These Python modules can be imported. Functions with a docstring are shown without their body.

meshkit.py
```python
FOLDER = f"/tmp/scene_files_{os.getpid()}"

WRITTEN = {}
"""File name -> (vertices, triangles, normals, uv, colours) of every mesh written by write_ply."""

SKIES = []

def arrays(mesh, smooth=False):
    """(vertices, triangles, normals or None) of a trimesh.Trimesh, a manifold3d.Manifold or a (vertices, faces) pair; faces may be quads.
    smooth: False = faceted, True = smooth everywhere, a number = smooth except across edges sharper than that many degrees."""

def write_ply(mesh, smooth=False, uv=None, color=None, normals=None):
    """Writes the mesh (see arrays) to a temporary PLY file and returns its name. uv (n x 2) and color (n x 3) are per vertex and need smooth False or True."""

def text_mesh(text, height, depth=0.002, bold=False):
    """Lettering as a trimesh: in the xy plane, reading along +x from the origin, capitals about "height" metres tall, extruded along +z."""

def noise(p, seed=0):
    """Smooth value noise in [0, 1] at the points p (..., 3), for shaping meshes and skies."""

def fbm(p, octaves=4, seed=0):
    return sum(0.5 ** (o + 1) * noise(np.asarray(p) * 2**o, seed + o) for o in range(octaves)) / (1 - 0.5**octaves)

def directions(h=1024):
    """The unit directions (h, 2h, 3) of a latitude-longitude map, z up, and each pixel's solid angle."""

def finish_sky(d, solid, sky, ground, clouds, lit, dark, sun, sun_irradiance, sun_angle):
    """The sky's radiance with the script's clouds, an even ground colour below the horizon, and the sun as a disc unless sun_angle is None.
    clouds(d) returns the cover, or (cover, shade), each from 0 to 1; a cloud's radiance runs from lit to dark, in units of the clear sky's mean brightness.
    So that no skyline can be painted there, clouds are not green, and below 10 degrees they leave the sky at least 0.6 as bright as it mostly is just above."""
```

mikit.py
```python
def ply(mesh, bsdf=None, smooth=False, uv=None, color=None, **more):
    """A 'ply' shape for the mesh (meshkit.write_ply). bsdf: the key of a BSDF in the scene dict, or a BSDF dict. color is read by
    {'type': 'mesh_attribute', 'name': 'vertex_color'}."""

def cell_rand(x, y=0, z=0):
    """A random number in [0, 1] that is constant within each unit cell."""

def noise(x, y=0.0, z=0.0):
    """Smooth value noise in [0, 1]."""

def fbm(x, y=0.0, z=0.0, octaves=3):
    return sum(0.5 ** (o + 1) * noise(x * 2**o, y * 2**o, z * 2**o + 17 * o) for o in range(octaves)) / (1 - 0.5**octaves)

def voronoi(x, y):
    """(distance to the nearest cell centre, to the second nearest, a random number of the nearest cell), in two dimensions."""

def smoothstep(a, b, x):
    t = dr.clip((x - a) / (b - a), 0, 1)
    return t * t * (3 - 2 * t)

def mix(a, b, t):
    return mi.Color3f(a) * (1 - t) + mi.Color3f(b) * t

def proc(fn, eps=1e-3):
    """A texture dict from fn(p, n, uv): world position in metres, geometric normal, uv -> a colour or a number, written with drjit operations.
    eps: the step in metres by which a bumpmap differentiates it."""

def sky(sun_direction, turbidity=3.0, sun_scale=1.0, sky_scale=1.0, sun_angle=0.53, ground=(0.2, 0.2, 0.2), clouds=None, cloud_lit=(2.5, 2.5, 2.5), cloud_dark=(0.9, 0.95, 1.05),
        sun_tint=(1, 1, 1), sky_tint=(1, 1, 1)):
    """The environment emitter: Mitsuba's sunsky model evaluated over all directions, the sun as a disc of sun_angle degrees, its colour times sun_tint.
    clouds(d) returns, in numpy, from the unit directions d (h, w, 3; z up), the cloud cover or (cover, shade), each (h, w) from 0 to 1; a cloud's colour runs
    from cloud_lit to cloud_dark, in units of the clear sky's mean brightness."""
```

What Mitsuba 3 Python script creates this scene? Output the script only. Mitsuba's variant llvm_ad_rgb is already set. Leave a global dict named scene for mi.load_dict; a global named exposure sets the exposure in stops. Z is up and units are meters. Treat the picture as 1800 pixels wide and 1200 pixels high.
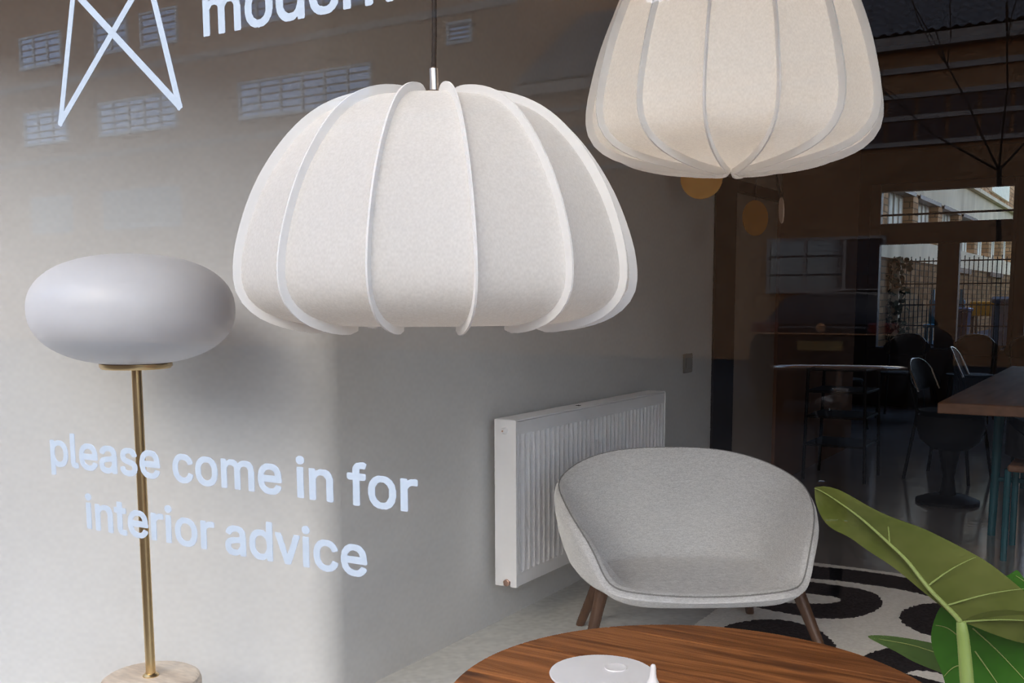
import math, random
import numpy as np
import trimesh, drjit as dr, mitsuba as mi, mikit, meshkit
from shapely.geometry import Polygon, box as sbox, Point
from shapely import affinity
from mikit import noise, fbm, smoothstep, mix

T = mi.ScalarTransform4f
scene, labels = {}, {}
rng = random.Random(7)
PI = math.pi

# ------------------------------------------------------------------ camera, sky, sun, exposure
exposure = 4.3
EYE = np.array([0.0, 0.0, 1.16])
FWD = np.array([-0.5216, 0.8440, -0.1190])
UP = np.array([-0.059, 0.103, 0.993])
scene['camera'] = {'type': 'perspective', 'fov': 52.75, 'fov_axis': 'x', 'near_clip': 0.05, 'far_clip': 500.0,
                   'principal_point_offset_y': -0.1183,
                   'to_world': T().look_at(origin=EYE.tolist(), target=(EYE + FWD).tolist(), up=UP.tolist())}
SUN = (0.10, -0.76, 0.60)
scene['sky'] = mikit.sky(SUN, turbidity=4.0, sun_scale=0.008, sky_scale=1.0, sun_angle=16.0, ground=(0.2, 0.19, 0.18),
                         sky_tint=(1.11, 1.0, 0.925), sun_tint=(0.97, 1.0, 1.06))


# ------------------------------------------------------------------ helpers
def numbered(name):
    used = lambda n: n in labels or n in scene
    if not used(name):
        return name
    i = 1
    while used(f'{name}_{i:03d}'):
        i += 1
    return f'{name}_{i:03d}'


def thing(name, label, cat, group=None):
    key = numbered(name)
    labels[key] = {'label': label, 'category': cat}
    if group:
        labels[key]['group'] = group
    return key


def struct(name, label=None):
    labels[name] = {'kind': 'structure'}
    if label:
        labels[name]['label'] = label
    return name


def part(parent, name, mesh, bsdf, smooth=False, label=None, kind=None, **kw):
    key = numbered(f'{parent}__{name}')
    scene[key] = mesh if isinstance(mesh, dict) else mikit.ply(mesh, bsdf, smooth, **kw)
    if label or kind:
        labels[key] = {}
        if label:
            labels[key]['label'] = label
        if kind:
            labels[key]['kind'] = kind
    return key


def solo(key, mesh, bsdf, smooth=False, **kw):
    scene[key] = mikit.ply(mesh, bsdf, smooth, **kw)
    return key


cat_ = trimesh.util.concatenate


def bx(x0, x1, y0, y1, z0, z1, bevel=0.0):
    if bevel <= 0:
        m = trimesh.creation.box([x1 - x0, y1 - y0, z1 - z0])
    else:
        h = np.array([x1 - x0, y1 - y0, z1 - z0]) / 2
        b = min(bevel, h.min() * 0.9)
        pts = []
        for s in np.ndindex(2, 2, 2):
            s = np.array(s) * 2 - 1
            for k in range(3):
                q = s * h
                for j in range(3):
                    if j != k:
                        q[j] -= s[j] * b
                pts.append(q)
        m = trimesh.convex.convex_hull(np.array(pts))
    m.apply_translation([(x0 + x1) / 2, (y0 + y1) / 2, (z0 + z1) / 2])
    return m


def tube(points, radii, sides=10, caps=True, closed=False):
    p = np.asarray(points, float)
    n = len(p)
    radii = np.broadcast_to(radii, (n,))
    if closed:
        t = np.roll(p, -1, 0) - np.roll(p, 1, 0)
    else:
        t = np.gradient(p, axis=0)
    t /= np.linalg.norm(t, axis=1, keepdims=True) + 1e-12
    ref = np.array([0, 0, 1.0]) if abs(t[0][2]) < 0.9 else np.array([1.0, 0, 0])
    a = np.cross(t[0], ref)
    a /= np.linalg.norm(a)
    A = []
    for i in range(n):
        a = a - t[i] * (a @ t[i])
        a /= np.linalg.norm(a) + 1e-12
        A.append(a)
    A = np.array(A)
    B = np.cross(t, A)
    ang = np.arange(sides) * 2 * PI / sides
    v = p[:, None] + radii[:, None, None] * (np.cos(ang)[None, :, None] * A[:, None] + np.sin(ang)[None, :, None] * B[:, None])
    v = v.reshape(-1, 3)
    f = []
    for i in range(n if closed else n - 1):
        i2 = (i + 1) % n
        for j in range(sides):
            j2 = (j + 1) % sides
            f += [[i * sides + j, i * sides + j2, i2 * sides + j2], [i * sides + j, i2 * sides + j2, i2 * sides + j]]
    if caps and not closed:
        v = np.vstack([v, p[0], p[-1]])
        c0, c1 = n * sides, n * sides + 1
        for j in range(sides):
            j2 = (j + 1) % sides
            f += [[c0, j2, j], [c1, (n - 1) * sides + j, (n - 1) * sides + j2]]
    return trimesh.Trimesh(v, f, process=False)


def spline(pts, n=40):
    from scipy.interpolate import CubicSpline
    p = np.asarray(pts, float)
    t = np.r_[0, np.cumsum(np.linalg.norm(np.diff(p, axis=0), axis=1))]
    return CubicSpline(t, p)(np.linspace(0, t[-1], n))


def loop_spline(pts, n=120):
    from scipy.interpolate import CubicSpline
    p = np.asarray(pts, float)
    p = np.vstack([p, p[:1]])
    t = np.r_[0, np.cumsum(np.linalg.norm(np.diff(p, axis=0), axis=1))]
    return CubicSpline(t, p, bc_type='periodic')(np.linspace(0, t[-1], n + 1)[:-1])


def lathe(profile, loc=(0, 0, 0), n=48):
    pr = np.asarray(profile, float)
    m = trimesh.creation.revolve(pr, sections=n)
    m.apply_translation(loc)
    return m


def grid(P, close_u=False):
    nu, nv = P.shape[:2]
    f = []
    for i in range(nu if close_u else nu - 1):
        i2 = (i + 1) % nu
        for j in range(nv - 1):
            f.append([i * nv + j, i2 * nv + j, i2 * nv + j + 1])
            f.append([i * nv + j, i2 * nv + j + 1, i * nv + j + 1])
    return trimesh.Trimesh(P.reshape(-1, 3), f, process=False)


def prism(poly, z0, z1):
    m = trimesh.creation.extrude_polygon(poly, z1 - z0, engine='earcut')
    m.apply_translation([0, 0, z0])
    return m


def rotz(m, a, c=(0, 0, 0)):
    m.apply_transform(trimesh.transformations.rotation_matrix(a, [0, 0, 1], c))
    return m


# ------------------------------------------------------------------ materials
def P(name, color, rough=0.6, metallic=0.0, spec=0.5, **kw):
    c = color if isinstance(color, dict) else {'type': 'rgb', 'value': list(color)}
    scene[name] = {'type': 'twosided', 'bsdf': {'type': 'principled', 'base_color': c, 'roughness': rough, 'metallic': metallic, 'specular': spec, **kw}}
    return name


def PB(name, color, bump, scale, rough=0.6, spec=0.4, eps=1e-3, **kw):
    c = color if isinstance(color, dict) else {'type': 'rgb', 'value': list(color)}
    scene[name] = {'type': 'twosided', 'bsdf': {'type': 'bumpmap', 'bump': mikit.proc(bump, eps), 'scale': scale,
                   'bsdf': {'type': 'principled', 'base_color': c, 'roughness': rough, 'specular': spec, **kw}}}
    return name


def D(name, color):
    c = color if isinstance(color, dict) else {'type': 'rgb', 'value': list(color)}
    scene[name] = {'type': 'twosided', 'bsdf': {'type': 'diffuse', 'reflectance': c}}
    return name


D('m_wall', mikit.proc(lambda p, n, uv: mix((0.61, 0.605, 0.588), (0.68, 0.675, 0.658), fbm(p.x * 3, p.y * 3, p.z * 3)) * (0.97 + 0.06 * noise(p.x * 90, p.y * 90, p.z * 90))))
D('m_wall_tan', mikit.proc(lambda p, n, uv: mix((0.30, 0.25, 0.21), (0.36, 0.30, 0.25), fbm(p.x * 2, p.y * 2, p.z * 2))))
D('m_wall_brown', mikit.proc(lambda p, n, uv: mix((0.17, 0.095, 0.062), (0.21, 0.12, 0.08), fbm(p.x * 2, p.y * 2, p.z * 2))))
D('m_cream_wall', (0.78, 0.66, 0.54))
D('m_tan_ceiling', (0.42, 0.31, 0.22))
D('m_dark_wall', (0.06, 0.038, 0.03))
D('m_ceiling', (0.13, 0.085, 0.06))


def floor_col(p, n, uv):
    c = mix((0.50, 0.505, 0.485), (0.62, 0.62, 0.60), fbm(p.x * 1.7, p.y * 1.7, 0.0, 4))
    return c * (0.92 + 0.16 * noise(p.x * 60, p.y * 60))


P('m_floor', mikit.proc(floor_col), 0.33, spec=0.5)
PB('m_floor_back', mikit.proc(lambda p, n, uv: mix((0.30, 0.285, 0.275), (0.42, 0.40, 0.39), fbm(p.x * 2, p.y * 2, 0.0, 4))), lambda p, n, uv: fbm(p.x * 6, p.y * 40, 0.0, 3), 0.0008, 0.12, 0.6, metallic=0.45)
P('m_dark_frame', (0.035, 0.03, 0.028), 0.45)
D('m_door_frame', (0.035, 0.028, 0.026))
P('m_door_grey', (0.17, 0.155, 0.14), 0.5)
P('m_brown_frame', (0.05, 0.032, 0.025), 0.5)
scene['m_glass'] = {'type': 'thindielectric', 'int_ior': 1.5}
P('m_vinyl', (0.50, 0.565, 0.64), 0.5)
P('m_radiator', (0.82, 0.82, 0.83), 0.35)
P('m_rad_dark', (0.03, 0.03, 0.03), 0.6)
P('m_copper', (0.55, 0.36, 0.28), 0.35, 0.8)
P('m_chrome', (0.75, 0.74, 0.72), 0.22, 1.0)
P('m_steel', (0.62, 0.58, 0.53), 0.3, 1.0)
P('m_brass', (0.72, 0.53, 0.27), 0.27, 1.0)
P('m_black_cord', (0.012, 0.008, 0.008), 0.6)
P('m_switch', (0.26, 0.23, 0.19), 0.5)


def weave(p, n, uv):
    return noise(p.x * 500, p.y * 500, p.z * 500)


scene['m_shade'] = {'type': 'principledthin', 'base_color': mikit.proc(lambda p, n, uv: mix((0.76, 0.745, 0.72), (0.85, 0.835, 0.81), noise(p.x * 420, p.y * 420, p.z * 260))),
                    'roughness': 0.8, 'diff_trans': 0.6, 'eta': 1.3, 'spec_trans': 0.0}
scene['m_rib'] = {'type': 'principledthin', 'base_color': {'type': 'rgb', 'value': [0.93, 0.925, 0.915]}, 'roughness': 0.8, 'diff_trans': 0.5, 'eta': 1.3, 'spec_trans': 0.0}
scene['m_bulb'] = {'type': 'diffuse', 'reflectance': {'type': 'rgb', 'value': [0.8, 0.75, 0.7]}}
P('m_opal', (0.64, 0.655, 0.695), 0.35, spec=0.4)


def trav(p, n, uv):
    b = fbm(p.x * 6 + 3, p.y * 22, p.z * 30, 4)
    c = mix((0.54, 0.44, 0.34), (0.72, 0.62, 0.50), smoothstep(0.3, 0.7, b))
    return c * (0.85 + 0.3 * noise(p.x * 60, p.y * 160, p.z * 160))


P('m_travertine', mikit.proc(trav), 0.5)


def felt(p, n, uv):
    a = noise(p.x * 330, p.y * 330, p.z * 330)
    b = noise(p.x * 90, p.y * 90, p.z * 420)
    return mix((0.40, 0.395, 0.385), (0.94, 0.93, 0.91), 0.2 + 0.6 * (0.6 * a + 0.4 * b) + 0.0 * a)


PB('m_felt', mikit.proc(felt), lambda p, n, uv: noise(p.x * 400, p.y * 400, p.z * 400), 0.0006, 0.9, 0.1)
D('m_piping', (0.30, 0.295, 0.285))


def legwood(p, n, uv):
    g = fbm(p.x * 60, p.y * 60, p.z * 5, 3)
    return mix((0.05, 0.022, 0.010), (0.125, 0.06, 0.03), g)


P('m_legwood', mikit.proc(legwood), 0.45)


def tablewood(p, n, uv):
    row = dr.floor((p.y + 0.1015) / 0.2)
    o = row * 13.7
    w = fbm(p.x * 2.2 + o, p.y * 9 + o, 0.3, 3) * 2.2
    g = fbm(p.x * 3 + o, p.y * 70 + w * 3, o, 4)
    c = mix((0.12, 0.038, 0.010), (0.36, 0.135, 0.042), smoothstep(0.12, 0.85, g))
    fine = noise(p.x * 25, p.y * 700, 1.0)
    c = c * (0.82 + 0.36 * fine) * (0.82 + 0.42 * mikit.cell_rand(row, 3.0, 5.0))
    knot = smoothstep(0.64, 0.82, fbm(p.x * 4.5 + o * 2, p.y * 16 + o, 5.0, 3))
    return mix(c, (0.055, 0.022, 0.012), knot * 0.75)


P('m_tablewood', mikit.proc(tablewood), 0.42, spec=0.22)
P('m_ceramic', (0.80, 0.79, 0.79), 0.45)
D('m_rug', mikit.proc(lambda p, n, uv: mix((0.74, 0.71, 0.66), (0.98, 0.96, 0.91), 0.35 + 0.6 * noise(p.x * 140, p.y * 140, p.z * 90))))
D('m_rug_black', mikit.proc(lambda p, n, uv: mix((0.006, 0.006, 0.008), (0.03, 0.029, 0.034), noise(p.x * 150, p.y * 150, p.z * 90))))


def leafmat(name, a, b, dt, rough, f=26.0):
    scene[name] = {'type': 'principledthin', 'base_color': mikit.proc(lambda p, n, uv: mix(a, b, fbm(p.x * f, p.y * f, p.z * f, 3))),
                   'roughness': rough, 'diff_trans': dt, 'eta': 1.4, 'spec_trans': 0.0}


leafmat('m_leaf_olive', (0.085, 0.112, 0.02), (0.155, 0.175, 0.048), 0.7, 0.5)
leafmat('m_leaf_green', (0.03, 0.115, 0.012), (0.055, 0.18, 0.022), 0.45, 0.32)
leafmat('m_leaf_dark', (0.06, 0.12, 0.03), (0.10, 0.17, 0.05), 0.4, 0.4)
P('m_vein', (0.21, 0.265, 0.07), 0.5)
P('m_petiole', (0.21, 0.29, 0.07), 0.45)
P('m_pot', (0.22, 0.21, 0.20), 0.6)
D('m_soil', (0.03, 0.02, 0.015))
P('m_ochre', (0.85, 0.46, 0.13), 0.55)
P('m_ochre_dark', (0.34, 0.15, 0.025), 0.55)
P('m_black', (0.012, 0.011, 0.012), 0.6, spec=0.2)
P('m_black_gloss', (0.012, 0.011, 0.012), 0.25)
P('m_pale', (0.55, 0.42, 0.34), 0.5)
P('m_old_wood', mikit.proc(lambda p, n, uv: mix((0.15, 0.075, 0.04), (0.25, 0.13, 0.075), fbm(p.x * 30, p.y * 3, p.z * 30))), 0.5)
P('m_teal', (0.02, 0.10, 0.125), 0.45)


def brick(p, n, uv, a, b, m, sc=1.0):
    horiz = dr.select(dr.abs(n.x) > 0.5, p.y, p.x) / sc
    v = p.z / 0.075 / sc
    row = dr.floor(v)
    u = horiz / 0.22 + 0.5 * (row - 2 * dr.floor(row / 2))
    fu, fv = u - dr.floor(u), v - row
    edge = dr.minimum(dr.minimum(fu, 1 - fu) * 0.22, dr.minimum(fv, 1 - fv) * 0.075)
    c = mix(a, b, mikit.cell_rand(dr.floor(u), row, 1))
    return mix(m, c, smoothstep(0.003, 0.008, edge))


D('m_brick_street', mikit.proc(lambda p, n, uv: brick(p, n, uv, (0.36, 0.16, 0.065), (0.50, 0.235, 0.105), (0.34, 0.20, 0.12))))
D('m_brick_yard', mikit.proc(lambda p, n, uv: brick(p, n, uv, (0.30, 0.17, 0.09), (0.52, 0.33, 0.19), (0.13, 0.10, 0.07), 1.0)))
D('m_concrete', mikit.proc(lambda p, n, uv: mix((0.42, 0.345, 0.245), (0.80, 0.68, 0.50), fbm(p.y * 3.0, p.z * 1.2, p.x * 2, 4))))
D('m_brick_yard_shade', mikit.proc(lambda p, n, uv: brick(p, n, uv, (0.13, 0.075, 0.04), (0.27, 0.165, 0.09), (0.07, 0.055, 0.04), 1.0)))  # darker copy of the yard brick, shade of the lower wall in its colour
D('m_cream', mikit.proc(lambda p, n, uv: mix((0.70, 0.66, 0.52), (0.90, 0.87, 0.72), 0.5 + 0.5 * dr.sin(p.y * 60.0))))
D('m_white_paint', (0.62, 0.60, 0.56))
P('m_pane_sky', (0.30, 0.33, 0.42), 0.08, 0.75)
P('m_pane_dark', (0.10, 0.10, 0.11), 0.08, 0.5)
D('m_asphalt', mikit.proc(lambda p, n, uv: mix((0.04, 0.04, 0.04), (0.06, 0.058, 0.056), fbm(p.x * 4, p.y * 4))))
D('m_pavement', mikit.proc(lambda p, n, uv: mix((0.07, 0.053, 0.042), (0.10, 0.075, 0.06), fbm(p.x * 5, p.y * 5))))
D('m_roof_tile', (0.17, 0.15, 0.14))
D('m_band', (0.42, 0.32, 0.25))
D('m_yard_ground', mikit.proc(lambda p, n, uv: mix((0.035, 0.045, 0.055), (0.08, 0.09, 0.11), fbm(p.x * 6, p.y * 6))))
D('m_grass', mikit.proc(lambda p, n, uv: mix((0.03, 0.09, 0.015), (0.08, 0.19, 0.03), noise(p.x * 60, p.y * 60))))
D('m_ivy', (0.035, 0.045, 0.03))
P('m_fence', (0.015, 0.014, 0.014), 0.5)
P('m_blue', (0.03, 0.16, 0.26), 0.5)
P('m_navy', (0.02, 0.045, 0.12), 0.5)
P('m_yellow', (0.70, 0.36, 0.02), 0.5)
P('m_greyblue', (0.14, 0.18, 0.23), 0.6)
P('m_car', (0.012, 0.012, 0.014), 0.5, 0.0, spec=0.15)
P('m_plate', (0.30, 0.22, 0.07), 0.6)
P('m_red', (0.16, 0.015, 0.012), 0.4)
D('m_bark', (0.06, 0.05, 0.04))
P('m_rubber', (0.012, 0.012, 0.012), 0.9, spec=0.05)

# ------------------------------------------------------------------ the setting: floor, walls, ceiling
struct('floor', 'grey polished concrete floor')
solo('floor', bx(-4.4, 4.6, 0.95, 4.40, -0.2, 0.0), 'm_floor')
struct('floor_back', 'dark polished floor of the back of the room')
solo('floor_back', bx(-4.4, 4.6, 4.40, 11.6, -0.2, 0.0), 'm_floor_back')
struct('ceiling', 'dark brown ceiling')
solo('ceiling', bx(-4.4, 4.6, 5.2, 11.6, 3.0, 3.1), 'm_ceiling')
struct('ceiling_bounce', 'unseen tan ceiling behind the shop window, lightened to bounce light')
solo('ceiling_bounce', bx(-4.4, 4.6, 1.05, 5.2, 3.0, 3.1), 'm_tan_ceiling')  # out-of-view ceiling strip, made lighter than the rest to bounce light
# left wall: its near end turns with a rounded corner into a face turned to the shop window
CX, CY, CR = -1.953, 2.11, 0.12
arc = [(CX - CR + CR * math.cos(a), CY + CR + CR * math.sin(a)) for a in np.linspace(0, -PI / 2 + 0.521, 11)]
wall_pts = [(CX, 2.45)] + arc + [(-3.6, 1.225), (-3.6, 0.98), (-4.25, 0.98), (-4.25, 1.4), (-2.6, 2.45)]
struct('wall_left', 'off-white plastered wall with a rounded corner')
solo('wall_left', bx(-2.35, CX, 2.45, 5.15, 0, 3.0), 'm_wall')
struct('wall_left_corner', 'off-white rounded corner and the wall face turned to the window')
solo('wall_left_corner', prism(Polygon(wall_pts), 0, 3.0), 'm_wall', 25)
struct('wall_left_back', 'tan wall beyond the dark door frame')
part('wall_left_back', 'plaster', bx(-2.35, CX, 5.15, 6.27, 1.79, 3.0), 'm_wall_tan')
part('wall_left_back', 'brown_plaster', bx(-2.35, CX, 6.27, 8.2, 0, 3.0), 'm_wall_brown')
struct('door_1', 'grey door in a dark frame')
part('door_1', 'frame_post', bx(-2.33, CX + 0.012, 5.15, 5.46, 0, 1.79, 0.004), 'm_door_frame')
part('door_1', 'frame_head', bx(-2.33, CX + 0.012, 5.46, 6.27, 1.73, 1.79, 0.004), 'm_door_frame')
part('door_1', 'door_leaf', bx(-2.05, CX - 0.02, 5.46, 6.27, 0, 1.73, 0.003), 'm_wall_tan')
struct('wall_recess')
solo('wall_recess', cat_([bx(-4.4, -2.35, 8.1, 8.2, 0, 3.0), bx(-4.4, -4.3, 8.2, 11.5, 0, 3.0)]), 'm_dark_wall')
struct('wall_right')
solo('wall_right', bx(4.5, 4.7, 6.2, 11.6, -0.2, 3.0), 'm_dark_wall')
struct('wall_right_bounce', 'unseen cream wall added at the right end of the shop window to bounce light')
solo('wall_right_bounce', cat_([bx(3.4, 3.6, 1.0, 6.2, -0.2, 3.0), bx(3.6, 4.6, 6.0, 6.2, -0.2, 3.0)]), 'm_cream_wall')  # unseen wall, added close in to bounce fill onto side wall and chair
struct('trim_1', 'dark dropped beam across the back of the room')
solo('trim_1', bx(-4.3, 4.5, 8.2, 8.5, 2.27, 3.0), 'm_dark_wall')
# facade of the shop around the window
struct('wall_front', 'brick front of the shop around its window')
part('wall_front', 'header', bx(-12, 14, 0.86, 1.06, 2.10, 3.1), 'm_brick_street')
part('wall_front', 'upper_facade', bx(-12, 14, 0.86, 11.6, 3.1, 12.5), 'm_brick_street')
part('wall_front', 'plinth', bx(-4.4, 3.3, 0.84, 0.98, -0.25, -0.02), 'm_band')
part('wall_front', 'pier', bx(-12, -4.3, 0.86, 1.06, -0.25, 2.10), 'm_brick_street')
part('wall_front', 'pier', bx(3.2, 14, 0.86, 1.06, -0.25, 2.10), 'm_brick_street')
part('wall_front', 'side_wall', bx(-4.5, -4.4, 1.06, 11.6, -0.2, 3.1), 'm_brick_street')
struct('window_1', 'large shop window pane')
GY = 0.9
part('window_1', 'pane', (np.array([[-4.25, GY, 0.0], [3.15, GY, 0.0], [3.15, GY, 2.07], [-4.25, GY, 2.07]]), np.array([[0, 1, 2], [0, 2, 3]])), 'm_glass')
for nm, b in (('frame_rail', (-4.3, 3.2, GY - 0.03, GY + 0.03, -0.02, 0.02)), ('frame_rail', (-4.3, 3.2, GY - 0.03, GY + 0.03, 2.06, 2.10)),
              ('frame_post', (-4.3, -4.24, GY - 0.03, GY + 0.03, 0.02, 2.06)), ('frame_post', (3.14, 3.2, GY - 0.03, GY + 0.03, 0.02, 2.06))):
    part('window_1', nm, bx(*b), 'm_dark_frame')

# back wall with its glazed doors and transom lights
struct('wall_back', 'dark back wall around the glazed doors')
BY0, BY1 = 11.5, 11.6
for nm, b in (('wall_end', (-4.4, -2.62, BY0, BY1, 0, 3.0)), ('wall_top', (-2.62, 1.50, BY0, BY1, 2.34, 3.0)), ('wall_end', (1.50, 4.5, BY0, BY1, 0, 3.0))):
    part('wall_back', nm, bx(*b), 'm_dark_wall')
for i, x0 in enumerate((-2.62, -1.20, 0.22)):
    w = struct(f'window_{i + 2}', 'dark framed glazed double door with a transom light')
    xs = (x0, x0 + 0.11, x0 + 0.69, x0 + 0.90, x0 + 1.38, x0 + 1.42)
    Y0, Y1 = BY0 - 0.01, BY1
    for nm, b in (('stile', (xs[0], xs[1], Y0, Y1, 0.62, 2.34)), ('stile', (xs[2], xs[3], Y0, Y1, 0.62, 1.71)), ('stile', (xs[4], xs[5], Y0, Y1, 0.62, 2.34)),
                  ('door_panel', (xs[0], xs[5], Y0, Y1, 0.0, 0.62)), ('rail', (xs[1], xs[4], Y0, Y1, 1.71, 1.925)), ('rail', (xs[1], xs[4], Y0, Y1, 2.255, 2.34))):
        part(w, nm, bx(*b, 0.006), 'm_brown_frame')
    part(w, 'sill', bx(xs[1], xs[4], Y0 - 0.02, Y0 + 0.02, 0.615, 0.632), 'm_greyblue')
    part(w, 'transom_bar', bx(xs[1], xs[4], 11.53, 11.55, 2.005, 2.025), 'm_dark_frame')
    for a, b, z0, z1 in ((xs[1], xs[2], 0.62, 1.71), (xs[3], xs[4], 0.62, 1.71), (xs[1], xs[4], 1.925, 2.255)):
        part(w, 'pane', (np.array([[a, 11.56, z0], [b, 11.56, z0], [b, 11.56, z1], [a, 11.56, z1]]), np.array([[0, 1, 2], [0, 2, 3]])), 'm_glass')

# ------------------------------------------------------------------ lettering on the shop window
LY = GY - 0.0008


def word_mesh(text, cap, x0, z0, width=None):
    m = meshkit.text_mesh(text, cap, 0.0006, bold=True)
    b = m.bounds
    if width:
        m.apply_scale([width / (b[1][0] - b[0][0]), 1, 1])
        b = m.bounds
    m.apply_translation([x0 - b[0][0], 0, 0])
    v = np.array(m.vertices)
    return trimesh.Trimesh(np.c_[v[:, 0], LY - v[:, 2] + 0.0007, v[:, 1] + z0], m.faces, process=False)


t = thing('window_lettering', 'pale letters reading please come in for, on the lower glass left of the radiator', 'lettering', 'lettering on the shop window')


def text_line(parent, cap, z, words):
    """The words of one line, each from x0 to x1."""
    for text, x0, x1 in words:
        part(parent, 'word', word_mesh(text, cap, x0, z, x1 - x0), 'm_vinyl')


text_line(t, 0.0465, 0.926, (('please', -1.3350, -1.1015), ('come', -1.0770, -0.8830), ('in', -0.8590, -0.8015), ('for', -0.7800, -0.6785)))
t = thing('window_lettering', 'pale letters reading interior advice, second line on the lower glass', 'lettering', 'lettering on the shop window')
text_line(t, 0.0465, 0.842, (('interior', -1.2615, -1.0035), ('advice', -0.9840, -0.7525)))
t = thing('window_lettering', 'pale letters reading modern, at the top edge of the glass', 'lettering', 'lettering on the shop window')
text_line(t, 0.0535, 1.474, (('modern', -0.9885, -0.7000),))
t = thing('window_emblem', 'pale line emblem of crossing strokes on the glass beside the word modern', 'emblem')
A_, TL, B_, TR = np.array([-1.271, 1.394]), np.array([-1.229, 1.562]), np.array([-1.035, 1.393]), np.array([-1.084, 1.562])
A_, B_ = A_ + [0, 0.004], B_ + [-0.001, 0.004]
for a, b in ((A_, TL), (TL, B_), (B_, TR), (TR, A_)):
    d = (b - a) / np.linalg.norm(b - a)
    q = np.array([-d[1], d[0]]) * 0.0047
    a2, b2 = a - d * 0.004, b + d * 0.004
    poly = Polygon([a2 - q, b2 - q, b2 + q, a2 + q])
    m = prism(poly, 0, 0.0006)
    v = np.array(m.vertices)
    part(t, 'stroke', trimesh.Trimesh(np.c_[v[:, 0], LY - v[:, 2] + 0.0007, v[:, 1]], m.faces, process=False), 'm_vinyl')


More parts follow.
